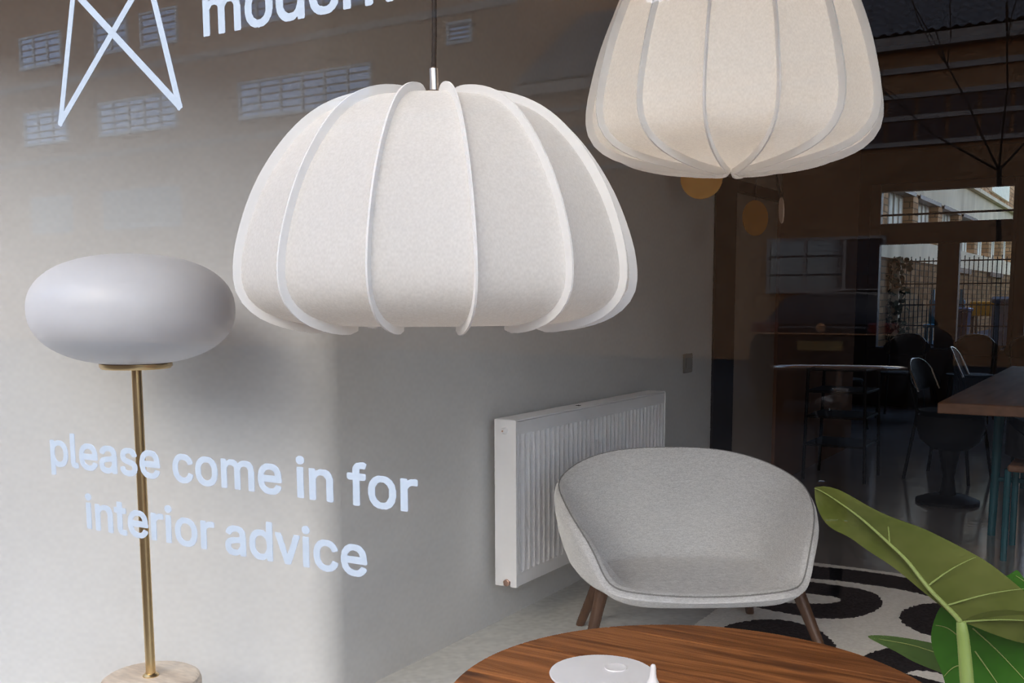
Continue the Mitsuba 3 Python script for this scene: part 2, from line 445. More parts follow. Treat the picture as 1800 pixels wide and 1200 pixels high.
# ------------------------------------------------------------------ pendant lamps
def pendant(name, label, centre, profile, n_ribs, phase, cord_top, hole_r, holder, bulb_z):
    key = thing(name, label, 'pendant lamp', 'pleated fabric pendant lamps')
    cx, cy = centre
    prof = spline(profile, 40)
    dp = np.gradient(prof, axis=0)
    nrm = np.c_[-dp[:, 1], dp[:, 0]]
    nrm /= np.linalg.norm(nrm, axis=1, keepdims=True)
    if nrm[np.argmax(prof[:, 0])][0] < 0:
        nrm = -nrm
    da = 2 * PI / n_ribs
    for i in range(n_ribs):
        a0 = phase + i * da
        ts = np.linspace(0, 1, 7)
        ph = (ts - 0.5) * da
        k = np.cos(da / 2) / np.cos(ph)
        k = k - 0.012 * np.sin(ts * PI)
        rows = []
        for j, tt in enumerate(ts):
            r = prof[:, 0] * (1 - (1 - k[j]) * np.clip(prof[:, 0] / 0.12, 0, 1))
            a = a0 + tt * da
            rows.append(np.c_[cx + r * np.cos(a), cy + r * np.sin(a), prof[:, 1]])
        part(key, 'fabric_panel', grid(np.array(rows)), 'm_shade', True)
        s = np.linspace(0, 1, len(prof))
        depth = 0.0135 * np.clip(np.minimum(s, 1 - s) / 0.03, 0.25, 1) ** 0.5
        wob = 1 + 0.08 * np.sin(s * 9 + i * 2.1)
        out = prof + nrm * (depth * wob)[:, None]
        out[:, 0] = np.maximum(out[:, 0], 0.004)
        inn = prof - nrm * 0.003
        inn[:, 0] = np.maximum(inn[:, 0], 0.002)
        ca, sa = math.cos(a0), math.sin(a0)
        side = np.array([-sa, ca, 0]) * 0.0016
        to3 = lambda q: np.c_[cx + q[:, 0] * ca, cy + q[:, 0] * sa, q[:, 1]]
        ring = np.stack([to3(inn) - side, to3(out) - side, to3(out) + side, to3(inn) + side], 1)
        part(key, 'rib', cat_([grid(ring)]), 'm_rib', 40)
    hz = holder
    part(key, 'holder', lathe([(0.0, hz - 0.045), (0.03, hz - 0.045), (0.036, hz - 0.035), (0.036, hz - 0.004), (0.033, hz), (0.008, hz + 0.002), (0.008, hz + 0.040), (0.0055, hz + 0.043), (0.0, hz + 0.043)], (cx, cy, 0), 24), 'm_steel', 40)
    cp = spline([(cx, cy, hz + 0.040), (cx + 0.004, cy - 0.002, hz + 0.13), (cx - 0.001, cy, hz + 0.30), (cx, cy, cord_top)], 24)
    part(key, 'cord', tube(cp, 0.0042, 8), 'm_black_cord', True)
    return key


VL = math.atan2(-1.478, 1.067)
PL = [(0.050, 1.495), (0.10, 1.493), (0.146, 1.482), (0.192, 1.459), (0.236, 1.419), (0.269, 1.375), (0.295, 1.329), (0.313, 1.284), (0.3255, 1.240), (0.330, 1.204),
      (0.326, 1.173), (0.306, 1.147), (0.268, 1.128), (0.220, 1.118), (0.186, 1.116)]
PL = [(r * 1.022, z) for r, z in PL]
k1 = pendant('pendant_lamp', 'large cream fabric pendant lamp hanging in the middle, wide flat dome with ribs', (-1.067, 1.478), PL, 14, VL + math.radians(9.4), 3.0, 0.05, 1.508, 1.32)
VR = math.atan2(-1.970, 0.715)
PR_ = [(0.035, 1.865), (0.09, 1.858), (0.14, 1.833), (0.178, 1.788), (0.206, 1.724), (0.227, 1.671), (0.2445, 1.619), (0.2575, 1.566), (0.2655, 1.513), (0.262, 1.484),
       (0.248, 1.462), (0.219, 1.443), (0.17, 1.427), (0.106, 1.415), (0.045, 1.409), (0.010, 1.407)]
PR_ = [(r * 1.012, z) for r, z in PR_]
k2 = pendant('pendant_lamp', 'smaller cream fabric pendant lamp hanging at upper right, closed round underside', (-0.715, 1.970), PR_, 14, VR + math.radians(16), 3.0, 0.03, 1.885, 1.58)
for k, c, z, pw in ((k1, (-1.067, 1.478), 1.32, 0.35), (k2, (-0.715, 1.970), 1.66, 0.95)):
    m = trimesh.creation.icosphere(2, 0.05)
    m.apply_translation([c[0], c[1], z])
    kk = part(k, 'bulb', m, 'm_bulb', True)
    scene[kk]['emitter'] = {'type': 'area', 'radiance': {'type': 'rgb', 'value': [pw, pw * 0.88, pw * 0.76]}}
    part(k, 'socket', lathe([(0, z + 0.045), (0.02, z + 0.045), (0.02, z + 0.10), (0.006, z + 0.11), (0.006, {k1: 1.465, k2: 1.842}[k]), (0, {k1: 1.465, k2: 1.842}[k])], (c[0], c[1], 0), 16), 'm_steel', 40)

# ------------------------------------------------------------------ floor lamp
t = thing('floor_lamp', 'brass floor lamp with flattened opal glass shade and round travertine base', 'floor lamp')
LX, LYY = -2.105, 1.662
ang = np.linspace(-PI / 2, PI / 2, 41)
sh = [(0.239 * abs(math.cos(a)) ** (2 / 2.35) if abs(a) < PI / 2 - 1e-6 else 0.0, 1.1365 + 0.1335 * np.sign(math.sin(a)) * abs(math.sin(a)) ** (2 / 2.25)) for a in ang]
part(t, 'shade', lathe(sh, (LX, LYY, 0), 72), 'm_opal', True)
part(t, 'shade_disc', lathe([(0, 0.994), (0.080, 0.994), (0.085, 1.000), (0.085, 1.007), (0.0, 1.007)], (LX, LYY, 0), 40), 'm_brass', 40)
part(t, 'pole', lathe([(0, 0.19), (0.012, 0.19), (0.012, 0.996), (0, 0.996)], (LX, LYY, 0), 24), 'm_brass', 40)
part(t, 'collar', lathe([(0, 0.210), (0.020, 0.210), (0.020, 0.218), (0.015, 0.223), (0, 0.223)], (LX, LYY, 0), 24), 'm_brass', 40)
part(t, 'base', lathe([(0, 0), (0.110, 0), (0.120, 0.006), (0.123, 0.02), (0.123, 0.196), (0.119, 0.209), (0.110, 0.215), (0.0, 0.216)], (LX, LYY, 0), 64), 'm_travertine', 35)

# ------------------------------------------------------------------ radiator
t = thing('radiator', 'white ribbed panel radiator on the wall behind the armchair', 'radiator')
RX0, RX1, RY0, RY1, RZ0, RZ1 = -1.908, -1.822, 2.972, 4.25, 0.165, 0.745
part(t, 'back_panel', bx(RX0, RX0 + 0.02, RY0 + 0.002, RY1 - 0.002, RZ0, RZ1 - 0.004), 'm_radiator')
nfl = 36
ys = np.linspace(RY0 + 0.012, RY1 - 0.006, nfl * 12 + 1)
zs = np.array([RZ0 + 0.004, RZ0 + 0.045, RZ0 + 0.058, RZ1 - 0.062, RZ1 - 0.048, RZ1 - 0.004])
amp = np.array([0, 0, 1, 1, 0, 0.0])
wph = np.cos((ys - ys[0]) / (ys[-1] - ys[0]) * nfl * 2 * PI)
wave = -0.030 * np.clip(0.5 + wph * 1.1, 0, 1)
G = np.zeros((len(ys), len(zs), 3))
G[..., 0] = RX1 - 0.002 + wave[:, None] * amp[None, :]
G[..., 1] = ys[:, None]
G[..., 2] = zs[None, :]
back = G[::-1].copy()
back[..., 0] = RX1 - 0.036
part(t, 'front_panel', cat_([grid(G), grid(back), bx(RX1 - 0.036, RX1 - 0.002, RY0 + 0.012, RY1 - 0.006, RZ0, RZ0 + 0.006)]), 'm_radiator', 30)
cap = sbox(RX0, RZ0 - 0.002, RX1 + 0.001, RZ1).difference(sbox(RX0 + 0.034, RZ0 - 0.01, RX0 + 0.062, RZ0 + 0.018))
m = prism(cap, 0, 0.012)
v = np.array(m.vertices)
part(t, 'end_panel', trimesh.Trimesh(np.c_[v[:, 0], RY0 + v[:, 2], v[:, 1]], m.faces[:, ::-1], process=False), 'm_radiator')
part(t, 'end_panel', bx(RX0, RX1, RY1 - 0.006, RY1, RZ0, RZ1, 0.002), 'm_radiator')
part(t, 'top_grille', bx(RX0, RX1 - 0.002, RY0, RY1, RZ1 - 0.004, RZ1 + 0.004, 0.002), 'm_radiator')
yv = 3.50
part(t, 'valve_hole', lathe([(0, 0), (0.010, 0), (0.010, 0.0012), (0, 0.0012)], (RX0 + 0.045, yv, RZ1 + 0.004), 20), 'm_rad_dark')


def facing_y(profile, x, y, z, n=24):
    m = lathe(profile, (0, 0, 0), n)
    v = np.array(m.vertices)
    return trimesh.Trimesh(np.c_[v[:, 0] + x, y - v[:, 2], v[:, 1] + z], m.faces, process=False)


vk = part(t, 'bleed_valve', facing_y([(0, 0), (0.012, 0), (0.012, 0.004), (0.008, 0.008), (0.007, 0.014), (0, 0.014)], RX0 + 0.042, RY0, RZ1 - 0.035), 'm_radiator', 40)
part(vk, 'pin', facing_y([(0, 0), (0.003, 0), (0.003, 0.003), (0, 0.003)], RX0 + 0.042, RY0 - 0.014, RZ1 - 0.035, 12), 'm_copper', 40)
part(t, 'plug', facing_y([(0, -0.004), (0.012, -0.004), (0.012, 0.008), (0.009, 0.01), (0, 0.01)], RX0 + 0.048, RY0 + 0.002, RZ0 + 0.012), 'm_copper', 40)
for yb in (RY0 + 0.2, RY1 - 0.2):
    part(t, 'bracket', bx(CX + 0.0002, RX0 + 0.002, yb, yb + 0.05, RZ0 + 0.1, RZ1 - 0.1), 'm_radiator')

# ------------------------------------------------------------------ armchair
t = thing('armchair', 'light grey felt tub armchair on splayed walnut legs in front of the radiator', 'armchair')
AC, AA = np.array([-1.227, 3.061]), math.radians(-56)
AF = np.array([math.cos(AA), math.sin(AA)])
AU = np.array([-AF[1], AF[0]])
ctrl = np.array([(0.0, 0.347, 0.301), (0.125, 0.345, 0.305), (0.225, 0.325, 0.311), (0.288, 0.261, 0.322), (0.322, 0.206, 0.386), (0.37, 0.102, 0.467), (0.402, -0.056, 0.525), (0.394, -0.193, 0.555), (0.316, -0.31, 0.593), (0.187, -0.383, 0.62), (0.0, -0.395, 0.629)])
rim = loop_spline(np.vstack([ctrl, ctrl[1:-1][::-1] * [-1, 1, 1]]), 168)


def aw(P):
    P = np.asarray(P, float)
    s = P.shape
    P = P.reshape(-1, 3)
    return np.c_[AC + P[:, :1] * AU + P[:, 1:2] * AF, P[:, 2]].reshape(s)


org = np.array([0, -0.01])
rows = []
zseat = 0.275
for k in [1.0, 0.985, 0.965, 0.94, 0.91, 0.88, 0.85, 0.82, 0.79, 0.76, 0.73, 0.70, 0.66, 0.6, 0.5, 0.35, 0.2, 0.06, 0.0]:
    q = rim.copy()
    q[:, :2] = org + (rim[:, :2] - org) * k
    s = np.clip((k - 0.68) / 0.32, 0, 1)
    s = s ** 1.25 * (1.6 - 0.6 * s) if s < 1 else 1.0
    seat = zseat + 0.006 * (k / 0.7) ** 2 + 0.012 * np.clip(-q[:, 1] / 0.3, -1, 0) * 0 - 0.02 * np.clip(-q[:, 1] / 0.3, 0, 1) * min(1, k / 0.7)
    z = seat + (rim[:, 2] - seat) * s
    bump = 0.010 * math.exp(-((k - 0.955) / 0.03) ** 2)
    q[:, 2] = z + bump * 0.9
    rows.append(q)
inner = np.array(rows).transpose(1, 0, 2)
part(t, 'seat', grid(aw(inner), True), 'm_felt', True, label='padded inner seat')
rows = []
zb = 0.252
for sc, mz, dz in ((1.0, 0, 0.0), (1.018, 0.0, -0.004), (1.036, 0.03, -0.008), (1.045, 0.10, -0.01), (1.035, 0.28, 0), (1.01, 0.48, 0), (0.975, 0.66, 0), (0.93, 0.82, 0), (0.87, 0.94, 0), (0.78, 1.0, 0), (0.5, 1.02, 0), (0.0, 1.02, 0)):
    q = rim.copy()
    q[:, :2] = org + (rim[:, :2] - org) * sc
    q[:, 2] = rim[:, 2] + (zb - rim[:, 2]) * mz + dz
    rows.append(q)
part(t, 'outer_shell', grid(aw(np.array(rows).transpose(1, 0, 2)), True), 'm_felt', True)
pp = rim.copy()
pp[:, 2] += 0.001
pp[:, :2] *= 1.006
part(t, 'piping', tube(aw(pp), 0.0024, 6, closed=True), 'm_piping', True, label='darker piped seam')
for (u0, f0, u1, f1, zf) in ((.345, -.02, .425, .10, 0.0132), (-.268, -.01, -.330, .015, 0.0), (.245, -.25, .320, -.41, 0.0132), (-.235, -.22, -.312, -.345, 0.0)):
    a, b = aw([u0, f0, 0.26]), aw([u1, f1, zf])
    pts = np.array([a + (b - a) * s for s in np.linspace(0, 1, 8)])
    part(t, 'leg', tube(pts, np.linspace(0.023, 0.0145, 8), 16), 'm_legwood', 40)

# ------------------------------------------------------------------ rug
t = thing('rug', 'shaggy off-white rug with black looping shapes under the armchair', 'rug')
RGX0, RGX1, RGY0, RGY1 = -1.313, 0.75, 2.72, 4.43


def jag(poly, amp, step, seed):
    """The polygon's outline with tufted, slightly ragged edges."""
    ring = np.array(poly.exterior.coords)[:-1]
    L = np.r_[0, np.cumsum(np.linalg.norm(np.diff(np.vstack([ring, ring[:1]]), axis=0), axis=1))]
    nn = int(L[-1] / step)
    tt = np.linspace(0, L[-1], nn, endpoint=False)
    rr = np.vstack([ring, ring[:1]])
    pt = np.c_[np.interp(tt, L, rr[:, 0]), np.interp(tt, L, rr[:, 1])]
    r = np.random.RandomState(seed)
    tang = np.roll(pt, -1, 0) - np.roll(pt, 1, 0)
    tang /= np.linalg.norm(tang, axis=1, keepdims=True) + 1e-9
    return Polygon(pt + np.c_[-tang[:, 1], tang[:, 0]] * (r.rand(nn, 1) - 0.5) * 2 * amp).buffer(0)


base_poly = jag(sbox(RGX0, RGY0, RGX1, RGY1).buffer(-0.02).buffer(0.02), 0.004, 0.012, 1)
part(t, 'pile', prism(base_poly, 0.0, 0.013), 'm_rug')
motifs = [
    [(-1.259, 4.343), (-1.165, 4.358), (-1.016, 4.376), (-0.875, 4.371), (-0.761, 4.352), (-0.667, 4.314), (-0.57, 4.232), (-0.53, 4.16), (-0.56, 4.111), (-0.658, 4.135), (-0.792, 4.182), (-0.925, 4.189), (-1.038, 4.186), (-1.112, 4.168), (-1.213, 4.146), (-1.28, 4.15), (-1.285, 4.31)],
    [(-1.187, 4.101), (-1.102, 4.102), (-1.012, 4.100), (-0.929, 4.098), (-0.866, 4.067), (-0.817, 3.99), (-0.801, 3.905), (-0.816, 3.804), (-0.856, 3.717), (-0.921, 3.662), (-1.0, 3.642), (-1.107, 3.650), (-1.222, 3.676), (-1.24, 3.71), (-1.218, 3.739), (-1.14, 3.757), (-1.078, 3.776), (-1.005, 3.814), (-0.954, 3.862), (-0.943, 3.905), (-0.97, 3.94), (-1.04, 3.945), (-1.129, 3.93), (-1.22, 3.95), (-1.24, 4.04)],
    [(-1.209, 3.384), (-1.185, 3.443), (-1.126, 3.516), (-1.054, 3.549), (-0.979, 3.537), (-0.906, 3.486), (-0.854, 3.414), (-0.816, 3.325), (-0.842, 3.216), (-0.935, 3.15), (-1.072, 3.21), (-1.167, 3.30)],
    [(-0.706, 3.791), (-0.714, 3.89), (-0.687, 3.98), (-0.641, 4.041), (-0.568, 4.074), (-0.482, 4.028), (-0.43, 3.9), (-0.45, 3.762), (-0.505, 3.674), (-0.575, 3.65), (-0.636, 3.68), (-0.679, 3.732)],
    [(-0.715, 3.341), (-0.691, 3.407), (-0.655, 3.443), (-0.605, 3.425), (-0.55, 3.37), (-0.47, 3.36), (-0.40, 3.33), (-0.43, 3.28), (-0.514, 3.29), (-0.56, 3.27), (-0.60, 3.2), (-0.70, 3.2), (-0.73, 3.27)],
    [(-0.592, 3.225), (-0.548, 3.217), (-0.483, 3.203), (-0.4, 3.16), (-0.30, 3.05), (-0.391, 2.95), (-0.497, 2.98), (-0.57, 3.09)],
    [(-0.35, 3.75), (-0.2, 3.95), (0.0, 4.0), (0.2, 3.9), (0.25, 3.7), (0.1, 3.55), (-0.1, 3.5), (-0.3, 3.6)],
    [(-0.25, 4.35), (0.1, 4.37), (0.5, 4.32), (0.62, 4.15), (0.4, 4.1), (0.0, 4.18), (-0.25, 4.22)],
    [(0.1, 3.3), (0.4, 3.4), (0.6, 3.2), (0.5, 2.9), (0.2, 2.85), (0.0, 3.0)],
    [(-1.15, 3.0), (-0.95, 2.98), (-0.75, 2.9), (-0.7, 2.8), (-0.9, 2.76), (-1.15, 2.8)],
]
for i, mt in enumerate(motifs):
    sp = loop_spline(np.array(mt), 120)
    pg = jag(Polygon(sp).buffer(0), 0.0055, 0.0075, 20 + i)
    if pg.geom_type != 'Polygon':
        pg = max(pg.geoms, key=lambda g: g.area)
    part(t, 'black_motif', prism(pg, 0.004, 0.0165), 'm_rug_black', label='black tufted shape' if i == 0 else None)

# ------------------------------------------------------------------ coffee table with its planks
t = thing('coffee_table', 'round coffee table with a planked reddish wood top in the foreground', 'coffee table')
TX, TY, TR_, TH = -0.688, 1.772, 0.479, 0.40
disc = Point(TX, TY).buffer(TR_, 64)
seams = [1.2, 1.4985, 1.6985, 1.8985, 2.0985, 2.4]
for a, b in zip(seams[:-1], seams[1:]):
    pl = disc.intersection(sbox(TX - 1, a + 0.0017, TX + 1, b - 0.0017))
    top = pl.buffer(-0.0022)
    m0 = prism(pl, TH - 0.028, TH - 0.002)
    ext, inn = np.array(pl.exterior.coords)[:-1], None
    hull = trimesh.convex.convex_hull(np.vstack([np.c_[ext, np.full(len(ext), TH - 0.028)], np.c_[ext, np.full(len(ext), TH - 0.0018)],
                                                 np.c_[np.array(top.exterior.coords), np.full(len(top.exterior.coords), TH)]]))
    part(t, 'plank', hull, 'm_tablewood')
part(t, 'apron', lathe([(0.30, TH - 0.06), (0.32, TH - 0.06), (0.32, TH - 0.028), (0.30, TH - 0.028), (0.30, TH - 0.06)], (TX, TY, 0), 48), 'm_legwood', 40)
for a in (0.5, 2.07, 3.64, 5.21):
    ca, sa = math.cos(a), math.sin(a)
    pts = [np.array([TX + ca * r, TY + sa * r, z]) for r, z in ((0.30, TH - 0.028), (0.33, 0.2), (0.36, 0.0))]
    part(t, 'leg', tube(pts, [0.022, 0.019, 0.014], 14), 'm_legwood', 40)

t = thing('tray', 'flat round white tray with a small round dip on the coffee table', 'tray')
key = part(t, 'disc', lathe([(0, TH), (0.100, TH), (0.105, TH + 0.003), (0.1065, TH + 0.0065), (0.1058, TH + 0.0082), (0.1045, TH + 0.0086), (0, TH + 0.0084)], (-0.905, 1.807, 0), 72), 'm_ceramic', 30)
part(t, 'dip', lathe([(0.0, TH + 0.0088), (0.017, TH + 0.0089), (0.0215, TH + 0.0106), (0.0228, TH + 0.0106), (0.0235, TH + 0.0084)], (-0.893, 1.845, 0), 32), 'm_ceramic', 40, label='raised rim of the round dip')
t = thing('candle_holder', 'small white ceramic cone with a thin spike beside the round tray', 'candle holder')
cone = [(0.0, TH), (0.062, TH), (0.063, TH + 0.004)] + [(0.0055 + 0.0565 * (1 - s) ** 3.2, TH + 0.005 + 0.066 * s) for s in np.linspace(0.02, 0.93, 16)] + [(0.0050, TH + 0.0705), (0.0035, TH + 0.0735), (0.0, TH + 0.0745)]
solo(t, lathe(cone, (-0.763, 1.738, 0), 40), 'm_ceramic', True)

# ------------------------------------------------------------------ potted plant
t = thing('potted_plant', 'large-leaved green plant with a folded olive leaf at the right of the coffee table', 'plant')
PX_, PY_ = 0.04, 1.36
part(t, 'pot', lathe([(0, 0), (0.105, 0), (0.125, 0.02), (0.150, 0.27), (0.150, 0.285), (0.138, 0.285), (0.132, 0.26), (0.0, 0.26)], (PX_, PY_, 0), 40), 'm_pot', 35)
part(t, 'soil', lathe([(0, 0.255), (0.133, 0.255), (0.133, 0.268), (0, 0.274)], (PX_, PY_, 0), 32), 'm_soil')
mid = [(-.2, 1.5, .715), (-.223, 1.52, .729), (-.252, 1.54, .748), (-.281, 1.56, .773), (-.316, 1.59, .792), (-.364, 1.63, .815), (-.409, 1.67, .830), (-.445, 1.70, .840), (-.4655, 1.72, .842)]
upp = [(-.085, 1.62, .70), (-.159, 1.62, .757), (-.199, 1.63, .779), (-.241, 1.63, .798), (-.287, 1.65, .810), (-.338, 1.67, .819), (-.389, 1.70, .832), (-.433, 1.72, .845), (-.466, 1.722, .8435)]
low = [(-.2, 1.51, .708), (-.231, 1.53, .724), (-.269, 1.55, .743), (-.305, 1.58, .757), (-.349, 1.61, .771), (-.393, 1.65, .782), (-.433, 1.68, .791), (-.455, 1.70, .812), (-.466, 1.72, .8405)]


def leaf_strip(a, b, bulge, n=34, w=7):
    A, B = spline(a, n), spline(b, n)
    ts = np.linspace(0, 1, w)
    G = np.array([[A[i] + (B[i] - A[i]) * s for s in ts] for i in range(n)])
    G[..., 1] += bulge * np.sin(ts * PI)[None, :] * np.sin(np.linspace(0.1, 0.95, n) * PI)[:, None]
    wav = meshkit.noise(G * 22.0, 5) - 0.5
    G[..., 1] += 0.006 * wav * np.sin(np.minimum(ts, 1) * PI * 0.5)[None, :]
    return grid(G)


lobe_edge = np.array([(-.2, 1.5, .715), (-.165, 1.55, .690), (-.13, 1.6, .668), (-.095, 1.63, .66), (-.06, 1.63, .672)])
lobe_top = np.array([(-.2, 1.5, .715), (-.17, 1.55, .712), (-.13, 1.59, .708), (-.10, 1.61, .703), (-.07, 1.62, .699)])
fan = np.array([(-.2, 1.5, .715), (-.17, 1.535, .725), (-.14, 1.57, .722), (-.11, 1.60, .712), (-.085, 1.62, .70)])
k = part(t, 'leaf', cat_([leaf_strip(mid, upp, 0.012), leaf_strip(mid, low, 0.010), leaf_strip(fan, lobe_edge, 0.006, 12, 5)]), 'm_leaf_olive', True, label='large folded olive green leaf')
part(k, 'midrib', tube(spline([np.array(q) + [0, -0.002, 0] for q in mid], 30), np.linspace(0.0036, 0.0008, 30), 8), 'm_vein', True)


def vein_on(a, b, r0=0.0016, sag=0.004):
    a, b = np.array(a, float), np.array(b, float)
    pts = [a + (b - a) * s + np.array([0, -0.0015 - 0.0, sag * math.sin(s * PI)]) for s in np.linspace(0, 1, 10)]
    return tube(pts, np.linspace(r0, 0.0005, 10), 6)


for a, b in ((mid[1], (-.13, 1.605, .752)), (mid[2], (-.20, 1.612, .787)), (mid[0], (-.10, 1.605, .706)), (mid[4], (-.335, 1.658, .816))):
    part(k, 'side_vein', vein_on(a, (np.array(b) + [0.0, 0.004, -0.006])), 'm_vein', True)


def flat_leaf(pts, y, curve, mat, label, veins, ribw):
    sp = loop_spline(np.array(pts), 60)
    pg = Polygon(sp).buffer(0)
    vv, ff = trimesh.creation.triangulate_polygon(pg, engine='earcut')
    m = trimesh.Trimesh(np.c_[vv[:, 0], np.zeros(len(vv)), vv[:, 1]], ff, process=False)
    v, f = trimesh.remesh.subdivide_to_size(m.vertices, m.faces, 0.018, max_iter=12)
    c = np.array(pg.centroid.coords[0])
    v[:, 1] = y + curve * ((v[:, 0] - c[0]) ** 2 + 0.5 * (v[:, 2] - c[1]) ** 2) * 10 + 0.004 * (meshkit.noise(v * 25.0, 3) - 0.5)
    m = trimesh.Trimesh(v, f)
    m.merge_vertices()
    kk = part(t, 'leaf', m, mat, True, label=label)
    from scipy.spatial import cKDTree
    tree = cKDTree(np.array(m.vertices)[:, [0, 2]])
    for (x0, z0, x1, z1) in veins:
        pp_ = []
        for s in np.linspace(0, 1, 10):
            x, z = x0 + (x1 - x0) * s, z0 + (z1 - z0) * s + 0.006 * math.sin(s * PI)
            d, i = tree.query([x, z], 3)
            pp_.append((x, float(np.mean(np.array(m.vertices)[i, 1])) - 0.0012, z))
        part(kk, 'side_vein', tube(pp_, np.linspace(ribw, 0.0005, 10), 6), 'm_vein', True)
    return kk


flat_leaf([(-.247, .691), (-.26, .664), (-.264, .636), (-.258, .609), (-.247, .584), (-.237, .554), (-.215, .517), (-.159, .493), (-.099, .533), (-.06, .609), (-.08, .666), (-.14, .690), (-.205, .700)],
          1.66, 0.05, 'm_leaf_green', 'glossy deep green leaf behind the petiole', ((-.205, .66, -.10, .56), (-.20, .69, -.085, .61), (-.20, .625, -.13, .52), (-.22, .64, -.258, .655), (-.215, .60, -.243, .575)), 0.0012)
flat_leaf([(-.388, .5755), (-.371, .580), (-.329, .583), (-.283, .582), (-.238, .570), (-.215, .545), (-.235, .530), (-.272, .534), (-.318, .546), (-.356, .562)],
          1.80, 0.03, 'm_leaf_dark', 'narrow dark green leaf low over the rug', ((-.23, .556, -.37, .574),), 0.0012)
flat_leaf([(-.176, .722), (-.165, .730), (-.157, .7365), (-.147, .726), (-.123, .716), (-.105, .69), (-.12, .672), (-.146, .692)],
          1.75, 0.03, 'm_leaf_green', 'small green leaf tip at the right edge', ((-.12, .69, -.158, .728),), 0.001)
for pts, r in (([(-.2, 1.5, .715), (-.1935, 1.5, .67), (-.188, 1.495, .63), (-.175, 1.48, .55), (-.13, 1.44, .42), (-.03, 1.38, .27)], (0.0065, 0.012)),
               ([(-.150, 1.668, .515), (-.14, 1.66, .49), (-.11, 1.60, .43), (-.05, 1.49, .35), (0.0, 1.40, .27)], (0.005, 0.009)),
               ([(-.225, 1.80, .545), (-.19, 1.79, .52), (-.11, 1.70, .46), (-.02, 1.50, .36), (0.03, 1.40, .27)], (0.004, 0.008)),
               ([(-.118, 1.75, .685), (-.08, 1.73, .64), (-.02, 1.64, .54), (0.04, 1.5, .40), (0.06, 1.39, .27)], (0.004, 0.008))):
    part(t, 'petiole', tube(spline(pts, 30), r[0] + (r[1] - r[0]) * np.linspace(0, 1, 30) ** 0.35, 12), 'm_petiole', True)

# ------------------------------------------------------------------ hanging mobile of discs
t = thing('hanging_mobile', 'mobile of ochre and black discs hanging before the back of the left wall', 'mobile')


def disc_mesh(c, r, normal, th=0.006, sy=1.0):
    m = trimesh.creation.cylinder(r, th, sections=40)
    m.apply_scale([1, sy, 1])
    m.apply_transform(trimesh.geometry.align_vectors([0, 0, 1], normal))
    m.apply_translation(c)
    return m


MOB = ((( -1.77, 4.5, 1.695), 0.094, (0.30, -0.93, 0.12), 'm_ochre'), ((-1.55, 4.6, 1.515), 0.079, (0.95, -0.45, 0.0), 'm_ochre_dark'),
       ((-1.418, 4.5, 1.645), 0.052, (0.89, 0.33, 0.2), 'm_black'), ((-1.40, 4.5, 1.535), 0.055, (0.86, 0.44, 0.05), 'm_pale'))
part(t, 'bar', tube([(-1.80, 4.5, 1.98), (-1.6, 4.55, 2.0), (-1.38, 4.5, 1.98)], 0.004, 8), 'm_black', True)
part(t, 'wire', tube([(-1.6, 4.55, 2.0), (-1.6, 4.55, 3.0)], 0.0015, 6), 'm_black')
for c, r, nn, mt in MOB:
    part(t, 'disc', disc_mesh(c, r, nn), mt, 40)
    zt = c[2] + r * 0.95
    zz = 1.985
    part(t, 'wire', tube([(c[0], c[1], zt), (c[0], c[1] + (0.03 if c[1] > 4.55 else 0.0), zz)], 0.0010, 6), 'm_black')
t = thing('light_switch', 'small dark switch plate on the wall right of the radiator', 'switch')
part(t, 'plate', bx(CX, CX + 0.008, 4.76, 4.87, 0.79, 0.885, 0.003), 'm_switch')
part(t, 'rocker', bx(CX + 0.008, CX + 0.012, 4.785, 4.845, 0.81, 0.865, 0.002), 'm_switch')

# ------------------------------------------------------------------ furniture in the dark back of the room
t = thing('dining_table', 'long wooden table with thick top at the right edge of the dark back room', 'table')
part(t, 'tabletop', bx(-0.73, 0.45, 4.50, 7.1, 0.685, 0.73, 0.004), 'm_old_wood')
for x in (-0.60, 0.33):
    for y in (5.45, 6.9):
        part(t, 'leg', tube([(x, y, 0.685), (x - 0.01, y, 0.0)], [0.024, 0.018], 12), 'm_teal', 40)
part(t, 'apron_rail', bx(-0.60, 0.33, 5.44, 5.46, 0.60, 0.685), 'm_teal')
part(t, 'foot_rail', tube([(-0.605, 5.45, 0.28), (0.325, 5.45, 0.28)], 0.012, 8), 'm_teal', 40)


